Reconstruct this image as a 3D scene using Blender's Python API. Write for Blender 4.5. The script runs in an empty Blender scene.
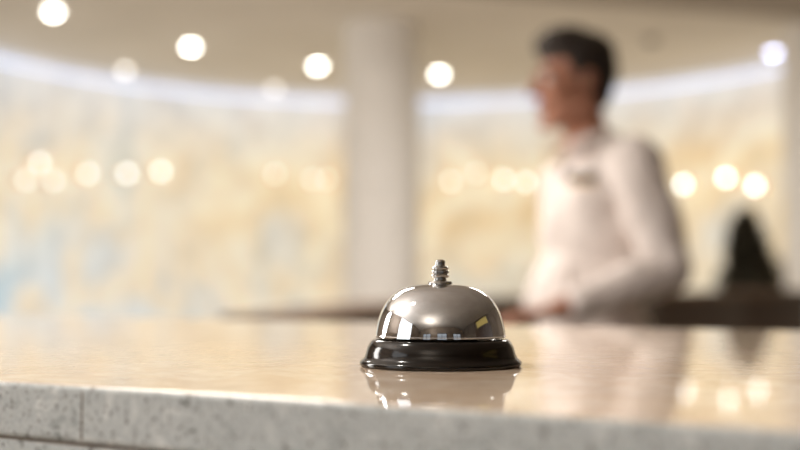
import bpy, bmesh, math, random
from mathutils import Vector, Matrix, noise
from mathutils.bvhtree import BVHTree
random.seed(7)
S=bpy.context.scene
S.view_settings.view_transform='Standard'
COL=S.collection

# ------------------------------------------------------------ materials
def mat(name,color=(.8,.8,.8),rough=.5,metal=0,emis=None,estr=0,spec=.5,coat=0,sheen=0):
    m=bpy.data.materials.new(name); m.use_nodes=True
    b=m.node_tree.nodes['Principled BSDF']
    b.inputs['Base Color'].default_value=(*color,1)
    b.inputs['Roughness'].default_value=rough
    b.inputs['Metallic'].default_value=metal
    b.inputs['Specular IOR Level'].default_value=spec
    b.inputs['Coat Weight'].default_value=coat
    b.inputs['Sheen Weight'].default_value=sheen
    if emis:
        b.inputs['Emission Color'].default_value=(*emis,1)
        b.inputs['Emission Strength'].default_value=estr
    return m
def nodes(m): return m.node_tree.nodes, m.node_tree.links, m.node_tree.nodes['Principled BSDF']
def noisy(m,c1,c2,scale=5,detail=4,bump=0,bscale=None,stretch=(1,1,1),p1=.35,p2=.65):
    N,L,b=nodes(m)
    tc=N.new('ShaderNodeTexCoord'); mp=N.new('ShaderNodeMapping'); mp.inputs['Scale'].default_value=stretch
    L.new(tc.outputs['Object'],mp.inputs['Vector'])
    n=N.new('ShaderNodeTexNoise'); n.inputs['Scale'].default_value=scale; n.inputs['Detail'].default_value=detail
    L.new(mp.outputs[0],n.inputs['Vector'])
    r=N.new('ShaderNodeValToRGB'); r.color_ramp.elements[0].color=(*c1,1); r.color_ramp.elements[1].color=(*c2,1)
    r.color_ramp.elements[0].position=p1; r.color_ramp.elements[1].position=p2
    L.new(n.outputs['Fac'],r.inputs[0]); L.new(r.outputs[0],b.inputs['Base Color'])
    if bump:
        n2=N.new('ShaderNodeTexNoise'); n2.inputs['Scale'].default_value=bscale or scale*6
        L.new(mp.outputs[0],n2.inputs['Vector'])
        bp=N.new('ShaderNodeBump'); bp.inputs['Strength'].default_value=bump; bp.inputs['Distance'].default_value=.002
        L.new(n2.outputs['Fac'],bp.inputs['Height']); L.new(bp.outputs[0],b.inputs['Normal'])
    return m

def ramp(N,L,src,stops):
    r=N.new('ShaderNodeValToRGB'); e=r.color_ramp.elements
    e[0].position=stops[0][0]; e[0].color=(*stops[0][1],1); e[1].position=stops[-1][0]; e[1].color=(*stops[-1][1],1)
    for p,c in stops[1:-1]: x=e.new(p); x.color=(*c,1)
    L.new(src,r.inputs[0]); return r.outputs[0]
def mix(N,L,f,a,b,mode='MIX'):
    m=N.new('ShaderNodeMixRGB'); m.blend_type=mode
    for i,v in enumerate((f,a,b)):
        if isinstance(v,(int,float)): m.inputs[i].default_value=v
        elif isinstance(v,tuple): m.inputs[i].default_value=(*v,1)
        else: L.new(v,m.inputs[i])
    return m.outputs[0]
def nz(N,L,vec,scale,detail=4,dist=0,rough=.5):
    n=N.new('ShaderNodeTexNoise'); n.inputs['Scale'].default_value=scale; n.inputs['Detail'].default_value=detail
    n.inputs['Distortion'].default_value=dist; n.inputs['Roughness'].default_value=rough
    L.new(vec,n.inputs['Vector']); return n.outputs['Fac']
def marble_mat(name,base1,base2,rough):
    """polished top; unpolished grey fleck pattern shows on the vertical cut faces"""
    m=mat(name,rough=rough,spec=.42); N,L,b=nodes(m)
    tc=N.new('ShaderNodeTexCoord').outputs['Object']
    basec=ramp(N,L,nz(N,L,tc,18,6,1.0,.6),[(.30,base1),(.46,base2),(.56,base1),(.70,base2)])
    clouds=ramp(N,L,nz(N,L,tc,70,5,.3,.65),[(.45,(0,0,0)),(.68,(1,1,1))])
    basec=mix(N,L,mix(N,L,1.0,clouds,(.5,.5,.5),'MULTIPLY'),basec,(.64,.47,.35))
    geo=N.new('ShaderNodeNewGeometry'); sx=N.new('ShaderNodeSeparateXYZ'); L.new(geo.outputs['Normal'],sx.inputs[0])
    side=ramp(N,L,sx.outputs['Z'],[(.80,(1,1,1)),(.995,(0,0,0))])
    cut=ramp(N,L,nz(N,L,tc,60,7,1.0,.66),[(.36,(.46,.50,.51)),(.47,(.70,.735,.74)),(.52,(.58,.62,.63)),(.64,(.84,.87,.87))])
    fl=ramp(N,L,nz(N,L,tc,430,2,0,.5),[(.59,(0,0,0)),(.66,(1,1,1))])
    fl2=ramp(N,L,nz(N,L,tc,190,3,.4,.6),[(.61,(0,0,0)),(.67,(1,1,1))])
    cut=mix(N,L,mix(N,L,1.0,fl,(.75,.75,.75),'MULTIPLY'),cut,(.15,.15,.15))
    cut=mix(N,L,mix(N,L,1.0,fl2,(.85,.85,.85),'MULTIPLY'),cut,(.10,.10,.10))
    L.new(mix(N,L,side,basec,cut),b.inputs['Base Color'])
    rr=mix(N,L,side,(rough,)*3,(.6,.6,.6)); L.new(rr,b.inputs['Roughness'])
    bp=N.new('ShaderNodeBump'); bp.inputs['Distance'].default_value=.0005
    L.new(nz(N,L,tc,260,4),bp.inputs['Height']); 
    ml=N.new('ShaderNodeMath'); ml.operation='MULTIPLY'; ml.inputs[1].default_value=.4; L.new(side,ml.inputs[0]); L.new(ml.outputs[0],bp.inputs['Strength'])
    L.new(bp.outputs[0],b.inputs['Normal'])
    return m

M={}
M['marble']=marble_mat('polished_marble',(.88,.68,.50),(1.0,.84,.67),.045)
M['grout']=mat('grout',(.24,.21,.18),.9)
M['chrome']=noisy(mat('chrome',(.86,.87,.88),.05,1),(.82,.84,.87),(.92,.94,.97),30)
M['chrome_dark']=mat('chrome_knob',(.50,.49,.47),.14,1)
M['black']=mat('black_lacquer',(.008,.005,.003),.13,spec=.45)
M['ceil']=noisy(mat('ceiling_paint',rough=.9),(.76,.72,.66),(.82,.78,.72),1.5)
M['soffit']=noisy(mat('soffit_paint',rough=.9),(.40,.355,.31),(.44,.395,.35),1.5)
M['plain']=noisy(mat('wall_paint',rough=.8),(.13,.10,.075),(.19,.15,.115),1.2)
M['floor']=noisy(mat('stone_floor',rough=.3),(.46,.38,.29),(.58,.49,.39),2.2)
M['column']=noisy(mat('column_plaster',rough=.7),(.82,.79,.75),(.88,.85,.81),4)
M['wood']=noisy(mat('dark_wood',rough=.4),(.038,.020,.011),(.072,.038,.022),6,stretch=(.4,8,8))
M['woodtop']=noisy(mat('wood_top',rough=.45),(.10,.055,.030),(.17,.10,.058),6,stretch=(.4,8,8))
M['brass']=mat('brass',(.75,.52,.25),.25,1)
M['white_trim']=mat('white_enamel',(.8,.8,.78),.4)
M['skin']=noisy(mat('skin',rough=.6,spec=.3),(.42,.19,.12),(.52,.25,.165),14,bump=.15)
N_,L_,b_=nodes(M['skin']); b_.inputs['Subsurface Weight'].default_value=.08; b_.inputs['Subsurface Radius'].default_value=(.02,.008,.004)
M['hair']=noisy(mat('hair',rough=.6),(.012,.008,.006),(.040,.024,.016),40,stretch=(3,.4,3),bump=.6,bscale=160)
M['shirt']=noisy(mat('shirt_cotton',rough=.85,sheen=.1),(.80,.71,.66),(.87,.78,.73),9,bump=.3,bscale=60)
M['trouser']=noisy(mat('trouser_wool',rough=.9),(.015,.015,.02),(.03,.03,.038),40)
M['leather']=mat('black_leather',(.012,.010,.010),.35)
M['eye']=mat('eye_white',(.75,.72,.68),.2)
M['iris']=mat('iris',(.05,.03,.02),.2)
M['lip']=mat('lip',(.34,.12,.095),.5)
M['leaf']=noisy(mat('leaf',rough=.7,spec=.2),(.022,.020,.013),(.070,.055,.034),12)
M['pot']=noisy(mat('pot_ceramic',rough=.4),(.10,.05,.035),(.15,.08,.05),8)
M['soil']=mat('soil',(.03,.02,.012),.95)
M['bark']=mat('bark',(.06,.035,.02),.9)

# back-lit stone wall
m=mat('backlit_onyx',rough=.5,spec=.3); N,L,b=nodes(m)
tc=N.new('ShaderNodeTexCoord').outputs['Object']
mpn=N.new('ShaderNodeMapping'); mpn.inputs['Scale'].default_value=(1,1,.75); mpn.inputs['Location'].default_value=(3.1,.4,.2); L.new(tc,mpn.inputs['Vector']); v=mpn.outputs[0]
warm=ramp(N,L,nz(N,L,v,1.0,4,.5),[(.32,(.80,.74,.62)),(.42,(.92,.72,.43)),(.50,(1.0,.87,.62)),(.58,(.87,.64,.35)),(.68,(.98,.86,.62))])
cool=ramp(N,L,nz(N,L,v,1.4,4,.6),[(.36,(.50,.64,.71)),(.45,(.76,.81,.82)),(.53,(.93,.80,.59)),(.59,(.82,.79,.73)),(.67,(.56,.67,.72))])
sep=N.new('ShaderNodeSeparateXYZ'); L.new(tc,sep.inputs[0])
# stone grows cooler and paler towards the west side and the skirting
def mr(src,a,b2):
    q=N.new('ShaderNodeMapRange'); q.inputs['From Min'].default_value=a; q.inputs['From Max'].default_value=b2; L.new(src,q.inputs['Value']); return q.outputs[0]
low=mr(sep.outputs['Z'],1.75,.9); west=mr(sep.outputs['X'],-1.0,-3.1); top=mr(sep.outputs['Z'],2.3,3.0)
mm1=N.new('ShaderNodeMath'); mm1.operation='MULTIPLY_ADD'; L.new(low,mm1.inputs[0]); mm1.inputs[1].default_value=.50
w2=N.new('ShaderNodeMath'); w2.operation='MULTIPLY'; L.new(west,w2.inputs[0]); w2.inputs[1].default_value=.60; L.new(w2.outputs[0],mm1.inputs[2])
c=mix(N,L,mm1.outputs[0],warm,cool)
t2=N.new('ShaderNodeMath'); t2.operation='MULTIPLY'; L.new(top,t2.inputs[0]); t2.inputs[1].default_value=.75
c=mix(N,L,t2.outputs[0],c,(.78,.82,.88))  # bluish LED wash near the wall top, painted into the stone colour
fine=ramp(N,L,nz(N,L,v,6,6),[(.35,(.82,.82,.83)),(.6,(1,1,1))])
c=mix(N,L,1.0,c,fine,'MULTIPLY')
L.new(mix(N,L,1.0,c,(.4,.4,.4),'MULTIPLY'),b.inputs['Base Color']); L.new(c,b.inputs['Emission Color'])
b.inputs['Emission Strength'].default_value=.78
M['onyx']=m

# ------------------------------------------------------------ helpers
def new_obj(name,me,parent=None,material=None,smooth=False):
    o=bpy.data.objects.new(name,me); COL.objects.link(o)
    if material: me.materials.append(material)
    if smooth:
        for p in me.polygons: p.use_smooth=True
    if parent: o.parent=parent
    return o
def bm_obj(name,bm,parent=None,material=None,smooth=False):
    bmesh.ops.recalc_face_normals(bm,faces=bm.faces)
    me=bpy.data.meshes.new(name); bm.to_mesh(me); bm.free()
    return new_obj(name,me,parent,material,smooth)
def add_box(bm,lo,hi):
    vs=[bm.verts.new((x,y,z)) for x in(lo[0],hi[0]) for y in(lo[1],hi[1]) for z in(lo[2],hi[2])]
    for f in((0,1,3,2),(4,6,7,5),(0,4,5,1),(2,3,7,6),(0,2,6,4),(1,5,7,3)): bm.faces.new([vs[i] for i in f])
def box(name,lo,hi,parent=None,material=None,bevel=0):
    bm=bmesh.new(); add_box(bm,lo,hi)
    if bevel: bmesh.ops.bevel(bm,geom=bm.edges[:],offset=bevel,segments=4,profile=.5,affect='EDGES')
    return bm_obj(name,bm,parent,material)
def lathe(name,prof,parent=None,material=None,seg=96,loc=(0,0,0),smooth=True):
    bm=bmesh.new(); rings=[]
    for r_,z in prof:
        if r_<1e-6: rings.append([bm.verts.new((0,0,z))])
        else: rings.append([bm.verts.new((r_*math.cos(2*math.pi*i/seg),r_*math.sin(2*math.pi*i/seg),z)) for i in range(seg)])
    for a,c in zip(rings,rings[1:]):
        for i in range(seg):
            j=(i+1)%seg
            if len(a)==1 and len(c)==1: continue
            if len(a)==1: bm.faces.new((a[0],c[i],c[j]))
            elif len(c)==1: bm.faces.new((a[i],a[j],c[0]))
            else: bm.faces.new((a[i],a[j],c[j],c[i]))
    o=bm_obj(name,bm,parent,material,smooth); o.location=loc
    if smooth:
        md=o.modifiers.new('es','EDGE_SPLIT'); md.split_angle=math.radians(38)
    return o
def spline_prof(pts,n=6):
    out=[]
    P=[Vector(p) for p in pts]
    for i in range(len(P)-1):
        p0=P[max(i-1,0)];p1=P[i];p2=P[i+1];p3=P[min(i+2,len(P)-1)]
        for k in range(n):
            t=k/n
            out.append(.5*((2*p1)+(-p0+p2)*t+(2*p0-5*p1+4*p2-p3)*t*t+(-p0+3*p1-3*p2+p3)*t**3))
    out.append(P[-1]); return [(max(v[0],0),v[1]) for v in out]
def structure(o): o['kind']='structure'; return o
def thing(o,label,cat,group=None):
    o['label']=label;o['category']=cat
    if group:o['group']=group
    return o
def empty(name,loc=(0,0,0),rz=0):
    o=bpy.data.objects.new(name,None); COL.objects.link(o); o.location=loc; o.rotation_euler=(0,0,rz); o.empty_display_size=.1; return o

CAM_Z=1.135
CX,CY,R=.06,7.83,3.77
CEIL=3.10
# ------------------------------------------------------------ room shell
structure(box('floor',(-4.3,-4.2,-.1),(4.3,12,0),None,M['floor']))
structure(box('ceiling',(-4.3,-4.2,CEIL),(4.3,12,CEIL+.1),None,M['ceil']))
def arc_band(name,r0,r1,z0,z1,a0,a1,n,material):
    bm=bmesh.new(); sec=[]
    for i in range(n+1):
        a=a0+(a1-a0)*i/n; c,s=math.cos(a),math.sin(a)
        sec.append([bm.verts.new((CX+q*c,CY+q*s,z)) for q,z in((r0,z0),(r0,z1),(r1,z1),(r1,z0))])
    for p,q in zip(sec,sec[1:]):
        for k in range(4): bm.faces.new((p[k],p[(k+1)%4],q[(k+1)%4],q[k]))
    bm.faces.new(sec[0]); bm.faces.new(sec[-1])
    return bm_obj(name,bm,None,material,False)
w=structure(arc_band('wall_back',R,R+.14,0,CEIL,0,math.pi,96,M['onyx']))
structure(box('wall_left',(CX-R-.14,-4.1,0),(CX-R,CY,CEIL),None,M['plain']))
structure(box('wall_right',(CX+R,-4.1,0),(CX+R+.14,CY,CEIL),None,M['plain']))
structure(arc_band('baseboard_back',R-.02,R,0,.12,0,math.pi,96,M['white_trim']))
# front wall with three openings
bm=bmesh.new(); xl,xr=CX-R,CX+R; yf0,yf1=-4.1,-3.95
ops=[(-2.9,-1.5),(-.6,.8),(1.7,3.1)]
xs=[xl]+[v for o_ in ops for v in o_]+[xr]
for i in range(0,len(xs),2): add_box(bm,(xs[i],yf0,0),(xs[i+1],yf1,CEIL))
for a,c in ops:
    add_box(bm,(a,yf0,0),(c,yf1,.5)); add_box(bm,(a,yf0,2.5),(c,yf1,CEIL))
structure(bm_obj('wall_front',bm,None,M['plain']))
for i,(a,c) in enumerate(ops):
    bm=bmesh.new(); t=.06
    add_box(bm,(a,yf0+.02,.5),(a+t,yf1,2.5)); add_box(bm,(c-t,yf0+.02,.5),(c,yf1,2.5))
    add_box(bm,(a+t,yf0+.02,.5),(c-t,yf1,.5+t)); add_box(bm,(a+t,yf0+.02,2.5-t),(c-t,yf1,2.5))
    add_box(bm,((a+c)/2-.02,yf0+.04,.5+t),((a+c)/2+.02,yf1-.02,2.5-t)); add_box(bm,(a+t,yf0+.04,1.78),((a+c)/2-.02,yf1-.02,1.82)); add_box(bm,((a+c)/2+.02,yf0+.04,1.78),(c-t,yf1-.02,1.82))
    structure(bm_obj('window_%d'%(i+1),bm,None,M['wood']))
# made-up dark double door and glowing amber transom, added for the bell's reflection
xd=CX+R
dm=bmesh.new()
add_box(dm,(xd-.04,-1.3,0),(xd,-1.2,2.86)); add_box(dm,(xd-.04,1.4,0),(xd,1.5,2.86)); add_box(dm,(xd-.04,-1.2,2.76),(xd,1.4,2.86)); add_box(dm,(xd-.04,-1.2,2.16),(xd,1.4,2.24))
for y0,y1 in((-1.2,.095),(.105,1.4)):
    add_box(dm,(xd-.025,y0,0),(xd,y1,2.16))
    add_box(dm,(xd-.032,y0+.15,.2),(xd-.025,y1-.15,.95)); add_box(dm,(xd-.032,y0+.15,1.1),(xd-.025,y1-.15,2.0))
structure(bm_obj('added_reflection_door',dm,None,M['wood']))
structure(box('window_4',(xd-.012,-.9,2.24),(xd,1.1,2.76),None,mat('added_amber_glow',(.4,.3,.1),.4,emis=(.90,.68,.18),estr=.17)))
# lowered soffit nearer to the desk
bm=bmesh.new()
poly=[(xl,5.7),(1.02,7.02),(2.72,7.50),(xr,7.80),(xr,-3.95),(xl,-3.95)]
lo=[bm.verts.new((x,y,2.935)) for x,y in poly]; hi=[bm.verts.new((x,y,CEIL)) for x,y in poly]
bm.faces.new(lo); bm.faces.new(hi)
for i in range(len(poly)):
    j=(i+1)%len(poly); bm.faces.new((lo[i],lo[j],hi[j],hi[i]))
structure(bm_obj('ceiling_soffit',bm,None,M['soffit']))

# LED strip round the head of the wall
led=arc_band('led_strip_light',R-.024,R-.001,CEIL-.095,CEIL-.068,math.radians(2),math.radians(178),96,mat('led',(.8,.85,1),.4,emis=(.58,.67,1.0),estr=1.1))
thing(led,'cool white LED strip running round the top of the curved wall','strip light')

# ------------------------------------------------------------ columns
def column(x,y,label):
    e_=empty('column',(x,y,0))
    r=.290
    lathe('shaft',[(r,.22),(r,CEIL)],e_,M['column'],64)
    lathe('base',[(0,0),(r+.05,0),(r+.05,.10),(r+.04,.12),(r+.025,.17),(r+.01,.20),(r,.22),(0,.22)],e_,M['column'],64)
    lathe('collar_ring',[(r,CEIL-.012),(r+.006,CEIL-.012),(r+.006,CEIL),(r,CEIL)],e_,M['column'],64)
    thing(e_,label,'column','round lobby columns')
column(-.140,8.45,'round off-white plaster column standing before the curved glowing wall')
column(3.25,8.5,'round off-white plaster column standing beside the potted tree')

# ------------------------------------------------------------ recessed lights
def downlight(x,y,strength,col,rad=.042,label='small round recessed ceiling spotlight, warm white, switched on'):
    e_=empty('ceiling_spotlight',(x,y,CEIL))
    lathe('trim_ring',[(rad+.004,-.001),(rad+.012,-.012),(rad+.03,-.008),(rad+.035,0)],e_,M['white_trim'],32)
    pr=[(0,-rad*.95)]+[(rad*math.sin(a),-rad*.95*math.cos(a)) for a in [math.pi/2*k/8 for k in range(1,9)]]
    lathe('bulb_lens',pr,e_,mat('lens_emit',(1,1,1),.4,emis=col,estr=strength),32)
    thing(e_,label,'ceiling light','recessed ceiling spotlights')
for x,y,s in((-2.50,7.92,20),(-1.73,9.10,20),(-.74,9.9,20),(.37,10.3,20)): downlight(x,y,s,(1,.95,.84))
downlight(-2.52,10.1,4,(1,.94,.86)); downlight(-1.26,11.05,3,(1,.94,.86))
downlight(3.17,9.34,10,(.58,.65,1.0),label='small round recessed ceiling spotlight, cool bluish white, switched on')
# smoke detector
sd=lathe('smoke_detector',[(0,-.045),(.035,-.045),(.04,-.035),(.055,-.03),(.06,-.01),(.06,0),(0,0)],None,mat('detector',(.25,.22,.2),.5),32,(2.02,8.85,CEIL))
thing(sd,'small round grey smoke detector fixed on the ceiling','smoke detector')

# ------------------------------------------------------------ wall sconces
def wall_hit(t,rr):
    A=1+t*t; B=-2*(t*CX+CY); C=CX*CX+CY*CY-rr*rr
    return (-B+math.sqrt(B*B-4*A*C))/(2*A)
globs=[mat('sconce_globe_%s'%n_,(1,1,1),.3,emis=(1,g_,b_c),estr=e_s) for n_,g_,b_c,e_s in(('bright',.97,.92,8),('soft',.96,.89,3.2),('dim',.95,.86,2.2),('mid',.96,.90,4.4))]
def sconce(px,py,dim=1):
    t=(px-400)/1111; d=wall_hit(t,R); x=t*d;y=d; z=CAM_Z+(283-py)/1111*(d-.09)
    ang=math.atan2(CY-y,CX-x)  # inward direction
    e_=empty('wall_sconce',(x,y,z),ang)   # local +X points into room
    pl=lathe('backplate',[(0,0),(.045,0),(.045,.008),(.035,.014),(0,.014)],e_,M['brass'],32); pl.rotation_euler=(0,math.pi/2,0)
    bm=bmesh.new(); bmesh.ops.create_cone(bm,cap_ends=True,segments=16,radius1=.007,radius2=.007,depth=.075); 
    bmesh.ops.transform(bm,matrix=Matrix.Translation((.045,0,0))@Matrix.Rotation(math.pi/2,4,'Y'),verts=bm.verts); bm_obj('arm',bm,e_,M['brass'],True)
    bm=bmesh.new(); bmesh.ops.create_uvsphere(bm,u_segments=24,v_segments=16,radius=.030); bmesh.ops.translate(bm,vec=(.105,0,0),verts=bm.verts); bm_obj('globe_shade',bm,e_,globs[dim],True)
    thing(e_,'small round glass wall lamp on a brass arm, glowing warm','wall lamp','wall lamps on the curved wall')
for px,py,dm in((30,162,1),(16,179,2),(44,180,2),(80,173,1),(120,173,3),(155,171,3),(272,174,2),(310,179,2),(325,179,2),(452,181,1),(478,173,2),(506,179,3),(529,182,3),(690,184,0),(734,177,0),(764,185,0)):
    sconce(px,py,dm)

# ------------------------------------------------------------ reception counter
AL=math.atan(.565)
ctr=empty('reception_counter',(0,.396,0),-AL)
TOP=CAM_Z-.0435
TH=.024; DEP=.72
o=box('marble_worktop',(-2.2,0,TOP-TH),(1.6,DEP,TOP),ctr,M['marble'],.0024)
o['label']='polished cream marble slab with grey flecks'
box('grout_joint',(-2.19,.002,TOP-TH-.0012),(1.59,DEP-.01,TOP-TH),ctr,M['grout'])
box('joint_filler',(-.1544,-.0002,TOP-TH+.0015),(-.1536,.002,TOP-.0022),ctr,M['grout'])
box('top_joint',(-.15415,.003,TOP-.002),(-.15385,DEP-.004,TOP+.00004),ctr,mat('fine_joint',(.62,.50,.39),.4))
box('front_panel',(-2.2,.001,.0),(1.6,.04,TOP-TH-.0012),ctr,M['marble'],.0012)
box('back_panel',(-2.2,DEP-.05,.0),(1.6,DEP-.01,TOP-TH-.0015),ctr,M['wood'])
box('side_panel',(-2.19,.04,.0),(-2.15,DEP-.05,TOP-TH-.0015),ctr,M['marble'])
box('side_panel',(1.55,.04,.0),(1.59,DEP-.05,TOP-TH-.0015),ctr,M['marble'])
thing(ctr,'long polished cream marble reception counter with grey flecked edge','counter')
# lower work desk behind the counter
dk=empty('work_desk',(0,.396,0),-AL)
box('desk_top',(-1.1,DEP,1.0),(1.2,2.02,1.03),dk,M['wood'],.003)
for u in(-1.06,1.12):
    box('leg_panel',(u,DEP+.05,0),(u+.04,1.98,1.0),dk,M['wood'])
box('modesty_panel',(-1.02,1.2,.35),(1.12,1.22,1.0),dk,M['wood'])
thing(dk,'dark wooden work desk standing against the back of the marble counter','desk')

# back counter running away, its top rising very slightly along its length
pts=[(-.24,3.15,1.042),(.02,3.95,1.060),(.58,5.05,1.070),(1.47,6.30,1.080),(2.20,7.05,1.088),(2.80,7.55,1.092)]
bc=empty('back_counter',(0,0,0))
def ribbon(name,off0,off1,z0,z1,material):
    bm=bmesh.new(); sec=[]
    for i,p in enumerate(pts):
        a=Vector(pts[max(i-1,0)][:2]); c=Vector(pts[min(i+1,len(pts)-1)][:2]); t=(c-a).normalized(); nrm=Vector((-t.y,t.x))
        q0=Vector(p[:2])+nrm*off0; q1=Vector(p[:2])+nrm*off1
        za=z0 if z0>=0 and z0<.5 else p[2]+z0; zb=z1 if z1>0 and z1<.5 and z1!=0 else p[2]+z1
        sec.append([bm.verts.new((q0.x,q0.y,za)),bm.verts.new((q0.x,q0.y,zb)),bm.verts.new((q1.x,q1.y,zb)),bm.verts.new((q1.x,q1.y,za))])
    for p,q in zip(sec,sec[1:]):
        for k in range(4): bm.faces.new((p[k],p[(k+1)%4],q[(k+1)%4],q[k]))
    bm.faces.new(sec[0]); bm.faces.new(sec[-1])
    return bm_obj(name,bm,bc,material)
ribbon('counter_top',0,.30,-.04,0,M['woodtop'])
ribbon('cabinet_body',.02,.28,.10,-.04,M['wood'])
ribbon('plinth',.05,.26,0,.10,M['leather'])
thing(bc,'long dark brown wooden back counter behind the receptionist','counter')

# ------------------------------------------------------------ service bell
bx,by=.0213,.590
bell=empty('service_bell',(bx,by,TOP))
mm=.001
base=[(0,.2),(41.8,.2),(42.5,.6),(42.7,1.4),(42.6,2.2),(42.1,2.9)]+spline_prof([(41.4,3.4),(40.3,4.6),(39.5,6.4),(38.9,8.6),(38.2,10.6),(37.3,12.2)],5)+[(36.6,13.2),(35.8,13.8),(34.6,14.2),(30,14.3),(0,14.3)]
o=lathe('base',[(a*mm,z*mm) for a,z in base],bell,M['black'],128); o['label']='glossy black base with rounded shoulder and thick rim'
dome=spline_prof([(34.3,16.2),(34.0,18.6),(32.9,23.8),(31.2,28.7),(28.6,33.3),(25.0,37.2),(20.3,40.3),(14,42.2),(5,43.2)],8)
prof=[(33.2,15.2),(34.1,15.0),(34.6,15.3),(34.6,15.9)]+dome+[(0,43.3)]
o=lathe('dome',[(a*mm,z*mm) for a,z in prof],bell,M['chrome'],160); o['label']='polished chrome dome'
lathe('inner_shell',[(33.0*mm,15.2*mm),(32.6*mm,19*mm),(30.4*mm,27*mm),(26.4*mm,34*mm),(17.6*mm,39.8*mm),(3*mm,41.6*mm)],bell,M['chrome_dark'],96)
lathe('post',[(0,14*mm),(3*mm,14*mm),(3*mm,43*mm),(0,43*mm)],bell,M['chrome_dark'],32)
kn=[(0,43.0),(6.2,43.0),(6.4,43.6),(6.0,44.4),(3.6,44.7),(3.2,45.2),(3.2,46.0),(4.4,46.4),(4.7,46.9),(4.7,47.6),(4.3,48.0),(3.9,48.3),(4.3,48.6),(4.7,49.0),(4.7,49.7),(4.3,50.1),(3.9,50.4),(4.3,50.7),(4.5,51.2),(4.3,51.9),(3.4,52.4),(2.7,52.8),(2.6,53.2),(2.7,54.6),(2.4,55.4),(1.4,55.9),(0,56.0)]
o=lathe('plunger_knob',[(a*mm,z*mm) for a,z in kn],bell,M['chrome_dark'],48); o['label']='ribbed chrome push button'
thing(bell,'chrome desk call bell with black base on marble counter','bell')

# ------------------------------------------------------------ potted tree
tr=empty('potted_tree',(2.86,9.16,0))
lathe('pot',[(0,0),(.15,0),(.16,.01),(.20,.30),(.215,.31),(.215,.35),(.19,.35),(.185,.31),(0,.31)],tr,M['pot'],48)
lathe('soil',[(.186,.312),(.10,.322),(0,.325)],tr,M['soil'],32)
lathe('trunk',[(0,.30),(.025,.30),(.018,.9),(.008,1.6),(0,1.62)],tr,M['bark'],16)
bm=bmesh.new()
for i in range(10000):
    f=random.random()**.75; z=.45+1.27*(1-f); a=random.random()*6.283
    rr=(.38*(f**.75)+.014)*(1+1.0*noise.noise(Vector((1.7*math.cos(a)+5,1.7*math.sin(a),z*5.5))))
    rr=min(rr,.31)*random.random()**.42
    c=Vector((rr*math.cos(a),rr*math.sin(a),z+random.uniform(-.03,.03)))
    d=Vector((math.cos(a),math.sin(a),random.uniform(.2,1.3))).normalized(); s=d.cross(Vector((0,0,1))).normalized()
    s=(s*math.cos(random.random()*3)+d.cross(s)*math.sin(random.random()*3)).normalized()
    l=random.uniform(.035,.06); wd=.015
    v=[bm.verts.new(c),bm.verts.new(c+d*l*.5+s*wd),bm.verts.new(c+d*l),bm.verts.new(c+d*l*.5-s*wd)]
    bm.faces.new(v)
fo=bm_obj('foliage',bm,tr,M['leaf']); fo['kind']='stuff'
thing(tr,'dark green leafy triangular evergreen tree in a brown ceramic pot','potted plant')

# ------------------------------------------------------------ person
TH_=math.radians(-67)
class Blob:
    def __init__(s): s.bm=bmesh.new(); s.X=Matrix.Identity(4)
    def ell(s,c,r,rot=None):
        mtx=s.X@Matrix.Translation(c)@(rot or Matrix.Identity(4))@Matrix.Diagonal((*r,1))
        bmesh.ops.create_icosphere(s.bm,subdivisions=3,radius=1,matrix=mtx)
    def cap(s,p0,p1,r0,r1=None,n=10):
        r1=r0 if r1 is None else r1
        p0=Vector(p0);p1=Vector(p1); ax=(p1-p0); ln=ax.length; q=ax.to_track_quat('Z','Y').to_matrix().to_4x4()
        base=s.X@Matrix.Translation(p0)@q; rings=[]; seg=18
        prof=[]
        for k in range(1,6): a=-math.pi/2+math.pi/2*k/5; prof.append((r0*math.cos(a),r0*math.sin(a)))
        for k in range(0,5): a=math.pi/2*k/5; prof.append((r1*math.cos(a),ln+r1*math.sin(a)))
        bot=s.bm.verts.new(base@Vector((0,0,-r0))); top=s.bm.verts.new(base@Vector((0,0,ln+r1)))
        for rr,z in prof: rings.append([s.bm.verts.new(base@Vector((rr*math.cos(6.28318*i/seg),rr*math.sin(6.28318*i/seg),z))) for i in range(seg)])
        for i in range(seg):
            j=(i+1)%seg
            s.bm.faces.new((bot,rings[0][j],rings[0][i])); s.bm.faces.new((top,rings[-1][i],rings[-1][j]))
            for a,b2 in zip(rings,rings[1:]): s.bm.faces.new((a[i],a[j],b2[j],b2[i]))
    def chain(s,P,Rr):
        for i in range(len(P)-1): s.cap(P[i],P[i+1],Rr[i],Rr[i+1])
    def build(s,name,voxel,material,parent=None,smooth=4,disp=0,dscale=.2,depth=2):
        me=bpy.data.meshes.new(name); s.bm.to_mesh(me); s.bm.free()
        o=bpy.data.objects.new(name,me); COL.objects.link(o)
        md=o.modifiers.new('r','REMESH'); md.mode='VOXEL'; md.voxel_size=voxel; md.use_smooth_shade=True
        if smooth: sm=o.modifiers.new('s','SMOOTH'); sm.factor=.5; sm.iterations=smooth
        if disp:
            t=bpy.data.textures.new(name+'_t','CLOUDS'); t.noise_scale=dscale; t.noise_depth=depth
            dm=o.modifiers.new('d','DISPLACE'); dm.texture=t; dm.strength=disp; dm.mid_level=.5
        dg=bpy.context.evaluated_depsgraph_get(); ev=o.evaluated_get(dg)
        nm=bpy.data.meshes.new_from_object(ev); o.modifiers.clear(); o.data=nm; nm.name=name
        nm.materials.clear(); nm.materials.append(material)
        for p in nm.polygons: p.use_smooth=True
        if parent: o.parent=parent
        return o

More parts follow.
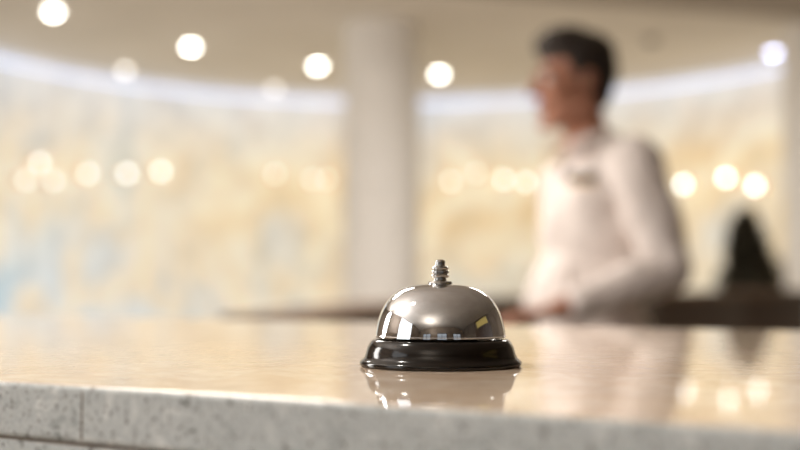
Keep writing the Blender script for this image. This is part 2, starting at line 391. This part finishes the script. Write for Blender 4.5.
def hand(B,w,d,side,n,curl=0.0):
    w=Vector(w);d=Vector(d).normalized();n=Vector(n).normalized();side=Vector(side).normalized()
    offs=(.029,.010,-.010,-.028); Ls=(.070,.079,.073,.058); rs=(.0088,.009,.0085,.0075)
    for o_,l,r_ in zip(offs,Ls,rs):
        k=w+d*(.088-abs(o_)*.25)+side*o_+n*.010
        B.cap(w+side*o_*.5,k,.015,.0118)
        a=k+d*l*.42+n*(.002+curl*.2)
        b2=a+d*l*.33*(1-curl*6)+n*(.010+curl*.8)
        c=b2+d*l*.25*(1-curl*9)+n*(.006+curl*.7)
        B.chain([k,a,b2,c],[r_*1.12,r_,r_*.92,r_*.8])
    B.ell(w+d*.05+n*.006,(.03,.03,.014),Matrix((( *side,0),( *d,0),( *n,0),(0,0,0,1))).transposed())
    t0=w+d*.018+side*.018; t1=w+d*.048+side*.046+n*.010; t2=w+d*.078+side*.058+n*.016; t3=w+d*.098+side*.060+n*.020
    B.chain([t0,t1,t2,t3],[.016,.012,.0098,.0082])

LS=(.174,.018,1.424);LE=(.264,.054,1.168);LW=(.205,-.215,1.073)
RS=(-.160,.02,1.410);RE=(-.205,.07,1.130);RW=(-.210,.04,.880)
HY,HZ=-.045,1.648
headX=Matrix.Translation((0,HY,HZ))@Matrix.Rotation(math.radians(-8),4,'Z')@Matrix.Rotation(math.radians(3),4,'X')
B=Blob()
B.ell((0,.01,.96),(.155,.108,.13)); B.ell((0,0,1.10),(.140,.100,.16)); B.ell((0,.012,1.26),(.150,.098,.17))
B.ell((.07,-.012,1.32),(.070,.058,.065)); B.ell((-.065,-.010,1.32),(.066,.056,.065))
B.cap((-.12,.020,1.395),(.13,.018,1.40),.040); B.cap((-.09,.025,1.415),(0,.018,1.475),.026,.040); B.cap((.09,.025,1.415),(0,.018,1.475),.026,.040)
B.cap((0,.014,1.42),(0,-.024,1.59),.057,.054)
for s_,(a,b2,c) in((1,(LS,LE,LW)),(-1,(RS,RE,RW))):
    m1=Vector(a).lerp(Vector(b2),.45); m2=Vector(b2).lerp(Vector(c),.3)
    B.chain([a,m1,b2],[.048,.044,.034]); B.chain([b2,m2,c],[.034,.036,.026])
hand(B,LW,(-.20,-1,-.05),(-1,.20,0),(0,0,-1))
hand(B,RW,(0.02,-.12,-1),(0,-1,.1),(1,0,0),.02)
for s_ in(1,-1):
    B.chain([(.088*s_,.01,.93),(.095*s_,0,.72),(.1*s_,-.005,.50)],[.090,.080,.058]); B.chain([(.1*s_,-.005,.50),(.1*s_,.02,.36),(.1*s_,.02,.09)],[.056,.058,.038])
    B.cap((.1*s_,.03,.045),(.115*s_,-.13,.035),.038,.030)
B.X=headX
B.ell((0,.012,.030),(.073,.094,.087)); B.ell((0,-.030,-.018),(.060,.064,.092)); B.ell((0,-.040,-.082),(.045,.047,.035))
B.ell((0,-.084,-.106),(.020,.017,.016)); B.cap((.052,.008,-.062),(.015,-.074,-.105),.019,.016); B.cap((-.052,.008,-.062),(-.015,-.074,-.105),.019,.016)
B.cap((-.034,-.084,.026),(.034,-.084,.026),.011); B.cap((0,-.090,.018),(0,-.118,-.024),.007,.0115)
B.ell((.010,-.104,-.029),(.007,.009,.006)); B.ell((-.010,-.104,-.029),(.007,.009,.006))
B.ell((0,-.093,-.057),(.023,.010,.0065)); B.ell((0,-.092,-.069),(.019,.010,.0065))
for s_ in(1,-1):
    B.ell((.038*s_,-.060,-.022),(.022,.025,.022)); B.ell((.075*s_,.012,-.006),(.008,.020,.031),Matrix.Rotation(.25*s_,4,'Z'))
body=B.build('person',.0042,M['skin'],None,3)
body.location=(.486,2.85,0); body.rotation_euler=(0,0,TH_)
thing(body,'man in white long-sleeved shirt, standing with one hand on desk','person')
# lips colour child
B=Blob(); B.X=headX
B.ell((0,-.0955,-.0575),(.021,.010,.0050)); B.ell((0,-.0945,-.0685),(.018,.010,.0052)); B.build('lips',.002,M['lip'],body,3)
for s_ in(1,-1):
    e_=bmesh.new(); bmesh.ops.create_uvsphere(e_,u_segments=24,v_segments=16,radius=.0125,matrix=headX@Matrix.Translation((.030*s_,-.0805,.006))); bm_obj('eye',e_,body,M['eye'],True)
    e_=bmesh.new(); bmesh.ops.create_uvsphere(e_,u_segments=16,v_segments=12,radius=.006,matrix=headX@Matrix.Translation((.030*s_,-.0882,.006))@Matrix.Diagonal((1,.9,1,1))); bm_obj('iris',e_,body,M['iris'],True)
    B=Blob(); B.X=headX; B.chain([(.014*s_,-.095,.024),(.032*s_,-.093,.030),(.048*s_,-.080,.025)],[.005,.0055,.0035]); B.build('eyebrow',.002,M['hair'],body,1)
# hair: short sides, swept top
B=Blob(); B.X=headX
B.ell((0,.018,.074),(.081,.101,.062)); B.ell((0,.044,.034),(.078,.078,.084)); B.ell((0,.062,-.014),(.054,.044,.056))
for k,(x,y,z,rr) in enumerate(((-.042,-.052,.090,.022),(-.022,-.066,.099,.022),(.004,-.072,.105,.023),(.030,-.066,.102,.022),(.047,-.048,.092,.022),(.0,-.042,.120,.028),(.032,-.025,.118,.028),(-.032,-.025,.116,.028),(0,.010,.122,.030))):
    B.ell((x,y,z),(rr,rr*1.25,rr*.85))
for s_ in(1,-1):
    B.ell((.065*s_,.012,.044),(.014,.050,.043)); B.ell((.070*s_,-.004,.008),(.006,.011,.030)); B.ell((.055*s_,.046,-.006),(.018,.031,.042))
B.build('hair',.0032,M['hair'],body,2,.008,.012,2)
# shirt
B=Blob()
B.ell((0,.01,1.02),(.172,.136,.10)); B.ell((0,-.012,1.10),(.160,.138,.16)); B.ell((0,.018,1.27),(.172,.136,.18)); B.ell((0,.025,1.20),(.162,.130,.19))
B.ell((.075,-.020,1.335),(.090,.086,.085)); B.ell((-.070,-.018,1.33),(.084,.080,.085))
B.cap((-.13,.02,1.408),(.14,.018,1.414),.062,.066); B.cap((-.115,.022,1.425),(-.02,.022,1.482),.048,.052); B.cap((.115,.022,1.428),(.02,.022,1.482),.050,.052)
B.cap((-.07,-.01,1.40),(.07,-.01,1.40),.068)
for (a,b2,c,q) in((LS,LE,LW,1.0),(RS,RE,RW,.88)):
    a=Vector(a);b2=Vector(b2);c=Vector(c)
    B.chain([a,a.lerp(b2,.5),b2],[.070*q,.066*q,.055*q]); B.chain([b2,b2.lerp(c,.35),b2.lerp(c,.84)],[.055*q,.052*q,.037])
def fold(P,r): B.chain(P,[r*.5]+[r]*(len(P)-2)+[r*.5])
for k in range(5):
    f=.10+.16*k; ctr_=Vector(LE).lerp(Vector(LW),f*.7); up=Vector((.053-.004*k,-.005,.012))
    fold([ctr_+Vector((.030,.01,.042)),ctr_+up,ctr_+Vector((.030,-.03,-.040))],.010)
for k in range(4):
    ctr_=Vector(LE).lerp(Vector(LS),.12+.15*k)
    fold([ctr_+Vector((.02,-.055,.02)),ctr_+Vector((.060,-.005,0)),ctr_+Vector((.03,.050,-.03))],.010)
for k in range(6):
    x=.15-.055*k
    fold([(x,-.114+.1*abs(x),1.00+.01*k),(x*.9+.01,-.146+.25*x*x*4,1.08),(x*.8+.02,-.134+.12*abs(x),1.16)],.010)
shirt=B.build('shirt',.006,M['shirt'],body,4,.018,.09,2)
bvh=BVHTree.FromPolygons([v.co for v in shirt.data.vertices],[list(p.vertices) for p in shirt.data.polygons])
def front(x,z):
    h=bvh.ray_cast(Vector((x,-.5,z)),Vector((0,1,0))); return h[0],h[1]
# cuffs
for (b2,c) in((LE,LW),(RE,RW)):
    b2=Vector(b2);c=Vector(c); p0=b2.lerp(c,.74);p1=b2.lerp(c,.93); ax=p1-p0
    bm=bmesh.new(); q=ax.to_track_quat('Z','Y').to_matrix().to_4x4(); seg=32
    rg=[]
    for rr,z in((.043,0),(.044,.2),(.041,1.0),(.0385,1.0),(.039,.2)):
        rg.append([bm.verts.new(Matrix.Translation(p0)@q@Vector((rr*math.cos(6.28318*i/seg),rr*.92*math.sin(6.28318*i/seg),z*ax.length))) for i in range(seg)])
    for a,b3 in zip(rg,rg[1:]):
        for i in range(seg): bm.faces.new((a[i],a[(i+1)%seg],b3[(i+1)%seg],b3[i]))
    bm_obj('cuff',bm,body,M['shirt'],True)
# small open collar: stand + turned-down leaf
bm=bmesh.new(); n=40; rows=[]
for i in range(n+1):
    a=math.radians(-90+30+(360-60)*i/n); c,s_=math.cos(a),math.sin(a)
    fr=max(0,-s_)
    cz=1.496-.034*fr**1.3; row=[]
    pointy=max(0,1-min(i,n-i)/5)
    for rr,dz in((.066,0),(.064,.024),(.069,.026),(.080+.010*fr,.000-.030*pointy)):
        row.append(bm.verts.new((rr*c*1.04,.002+rr*s_*1.04-.018*fr,cz+dz)))
    rows.append(row)
for a,b2 in zip(rows,rows[1:]):
    for k in range(3): bm.faces.new((a[k],a[k+1],b2[k+1],b2[k]))
co=bm_obj('collar',bm,body,M['shirt'],True); sd_=co.modifiers.new('s','SOLIDIFY'); sd_.thickness=.003
# dark undershirt in the open neck
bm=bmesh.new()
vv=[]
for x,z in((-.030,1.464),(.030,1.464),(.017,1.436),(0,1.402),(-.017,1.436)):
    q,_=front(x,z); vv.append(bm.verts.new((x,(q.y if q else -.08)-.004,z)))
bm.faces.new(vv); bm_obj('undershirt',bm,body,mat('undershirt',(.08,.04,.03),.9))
btn=mat('button',(.55,.5,.45),.3)
for z in(1.35,1.27,1.19,1.11):
    p,nn=front(0,z)
    if p is None: continue
    e_=bmesh.new(); bmesh.ops.create_cone(e_,cap_ends=True,segments=20,radius1=.0055,radius2=.005,depth=.003,matrix=Matrix.Translation(p+nn*.001)@nn.to_track_quat('Z','Y').to_matrix().to_4x4()); bm_obj('button',e_,body,btn)
# name badge
p,nn=front(.100,1.390); nn=(nn*.4+Vector((.75,-1,0)).normalized()).normalized()
zc=nn; xc=Vector((0,0,1)).cross(zc).normalized(); yc=zc.cross(xc)
X=Matrix.Translation(p+nn*.014)@Matrix((( *xc,0),( *yc,0),( *zc,0),(0,0,0,1))).transposed()
def plate(name,w_,h_,t,dx,dy,dz,material):
    e_=bmesh.new(); bmesh.ops.create_cube(e_,size=1,matrix=X@Matrix.Translation((dx,dy,dz))@Matrix.Diagonal((w_,h_,t,1))); return bm_obj(name,e_,body,material)
bd=plate('name_badge',.068,.024,.004,0,0,0,mat('badge_dark',(.018,.009,.005),.7,spec=.1)); bd['label']='small dark name badge with brass edge'
plate('badge_rim',.068,.004,.0045,0,-.014,0,M['brass'])
# trousers, belt, shoes
B=Blob(); B.ell((0,.01,.94),(.168,.125,.09)); 
for s_ in(1,-1):
    B.chain([(.088*s_,.01,.92),(.095*s_,0,.72),(.1*s_,-.005,.50),(.1*s_,.015,.30),(.1*s_,.015,.10)],[.102,.094,.078,.072,.066])
B.build('trousers',.008,M['trouser'],body,3,.012,.1)
bm=bmesh.new(); seg=64; rg=[]
for k,z in((0,.965),(0,1.0),(1,1.0),(1,.965)):
    rx,ry=((.180,.140),(.170,.128))[k]; rg.append([bm.verts.new((rx*math.cos(6.28318*i/seg),.008+ry*math.sin(6.28318*i/seg),z)) for i in range(seg)])
for q in range(4):
    a,b2=rg[q],rg[(q+1)%4]
    for i in range(seg): bm.faces.new((a[i],a[(i+1)%seg],b2[(i+1)%seg],b2[i]))
bm_obj('belt',bm,body,M['leather'],True)
for s_ in(1,-1):
    B=Blob(); B.cap((.1*s_,.045,.048),(.112*s_,-.06,.046),.044,.042); B.ell((.115*s_,-.125,.034),(.045,.08,.032)); B.ell((.108*s_,-.04,.012),(.044,.13,.012))
    sh=B.build('shoe',.005,M['leather'],body,3)
    zmin=min(v.co.z for v in sh.data.vertices)
    for v in sh.data.vertices: v.co.z-=zmin

# ------------------------------------------------------------ lights
def area(name,loc,size,power,col,rot=(0,0,0),sy=None):
    l=bpy.data.lights.new(name,'AREA'); l.energy=power; l.color=col; l.size=size; l.shape='DISK'
    if sy: l.shape='RECTANGLE'; l.size_y=sy
    o=bpy.data.objects.new(name,l); COL.objects.link(o); o.location=loc; o.rotation_euler=rot; return o
# added upward fills: the lit lobby ceiling gives the bell its silver band
area('added_ceiling_upfill',(-2.6,1.0,1.7),.5,125,(.98,.98,1),(math.pi,0,0))
area('added_ceiling_upfill',(-1.2,-2.4,1.9),.5,50,(1,.96,.90),(math.pi,0,0))
area('added_counter_fill',(-1.3,.55,2.92),.24,26,(1,.94,.86))  # added fill without a fixture: brightens the counter, small glint on the dome
area('added_key_fill',(-1.2,4.3,2.92),1.5,92,(1,.95,.89))  # added key for man and counter, its bounce lifts the ceiling
area('added_alcove_fill',(1.5,6.1,2.92),1.2,48,(1,.95,.88))  # added fill from the right, kept out of frame under the soffit
area('added_left_fill',(-3.5,2.8,1.9),1.8,110,(1,.97,.92),(0,math.radians(-90),math.radians(25)))  # added fill: lifts column and ceiling, highlights the dome's left side
area('added_left_softbox',(-3.66,-.9,1.7),2.4,30,(.93,.97,1),(0,math.radians(-90),0),2.0)  # added soft source for the dome's broad left highlight; no window in this wall
W=bpy.data.worlds.new('world'); S.world=W; W.use_nodes=True
W.node_tree.nodes['Background'].inputs[0].default_value=(.90,.95,1,1); W.node_tree.nodes['Background'].inputs[1].default_value=.35

# ------------------------------------------------------------ camera
cd=bpy.data.cameras.new('camera'); cam=bpy.data.objects.new('camera',cd); COL.objects.link(cam)
cam.location=(0,0,CAM_Z); cam.rotation_euler=(math.radians(90+2.99),0,0)
cd.lens=50; cd.sensor_width=36; cd.clip_start=.01
cd.dof.use_dof=True; cd.dof.focus_distance=.565; cd.dof.aperture_fstop=3.6
S.camera=cam
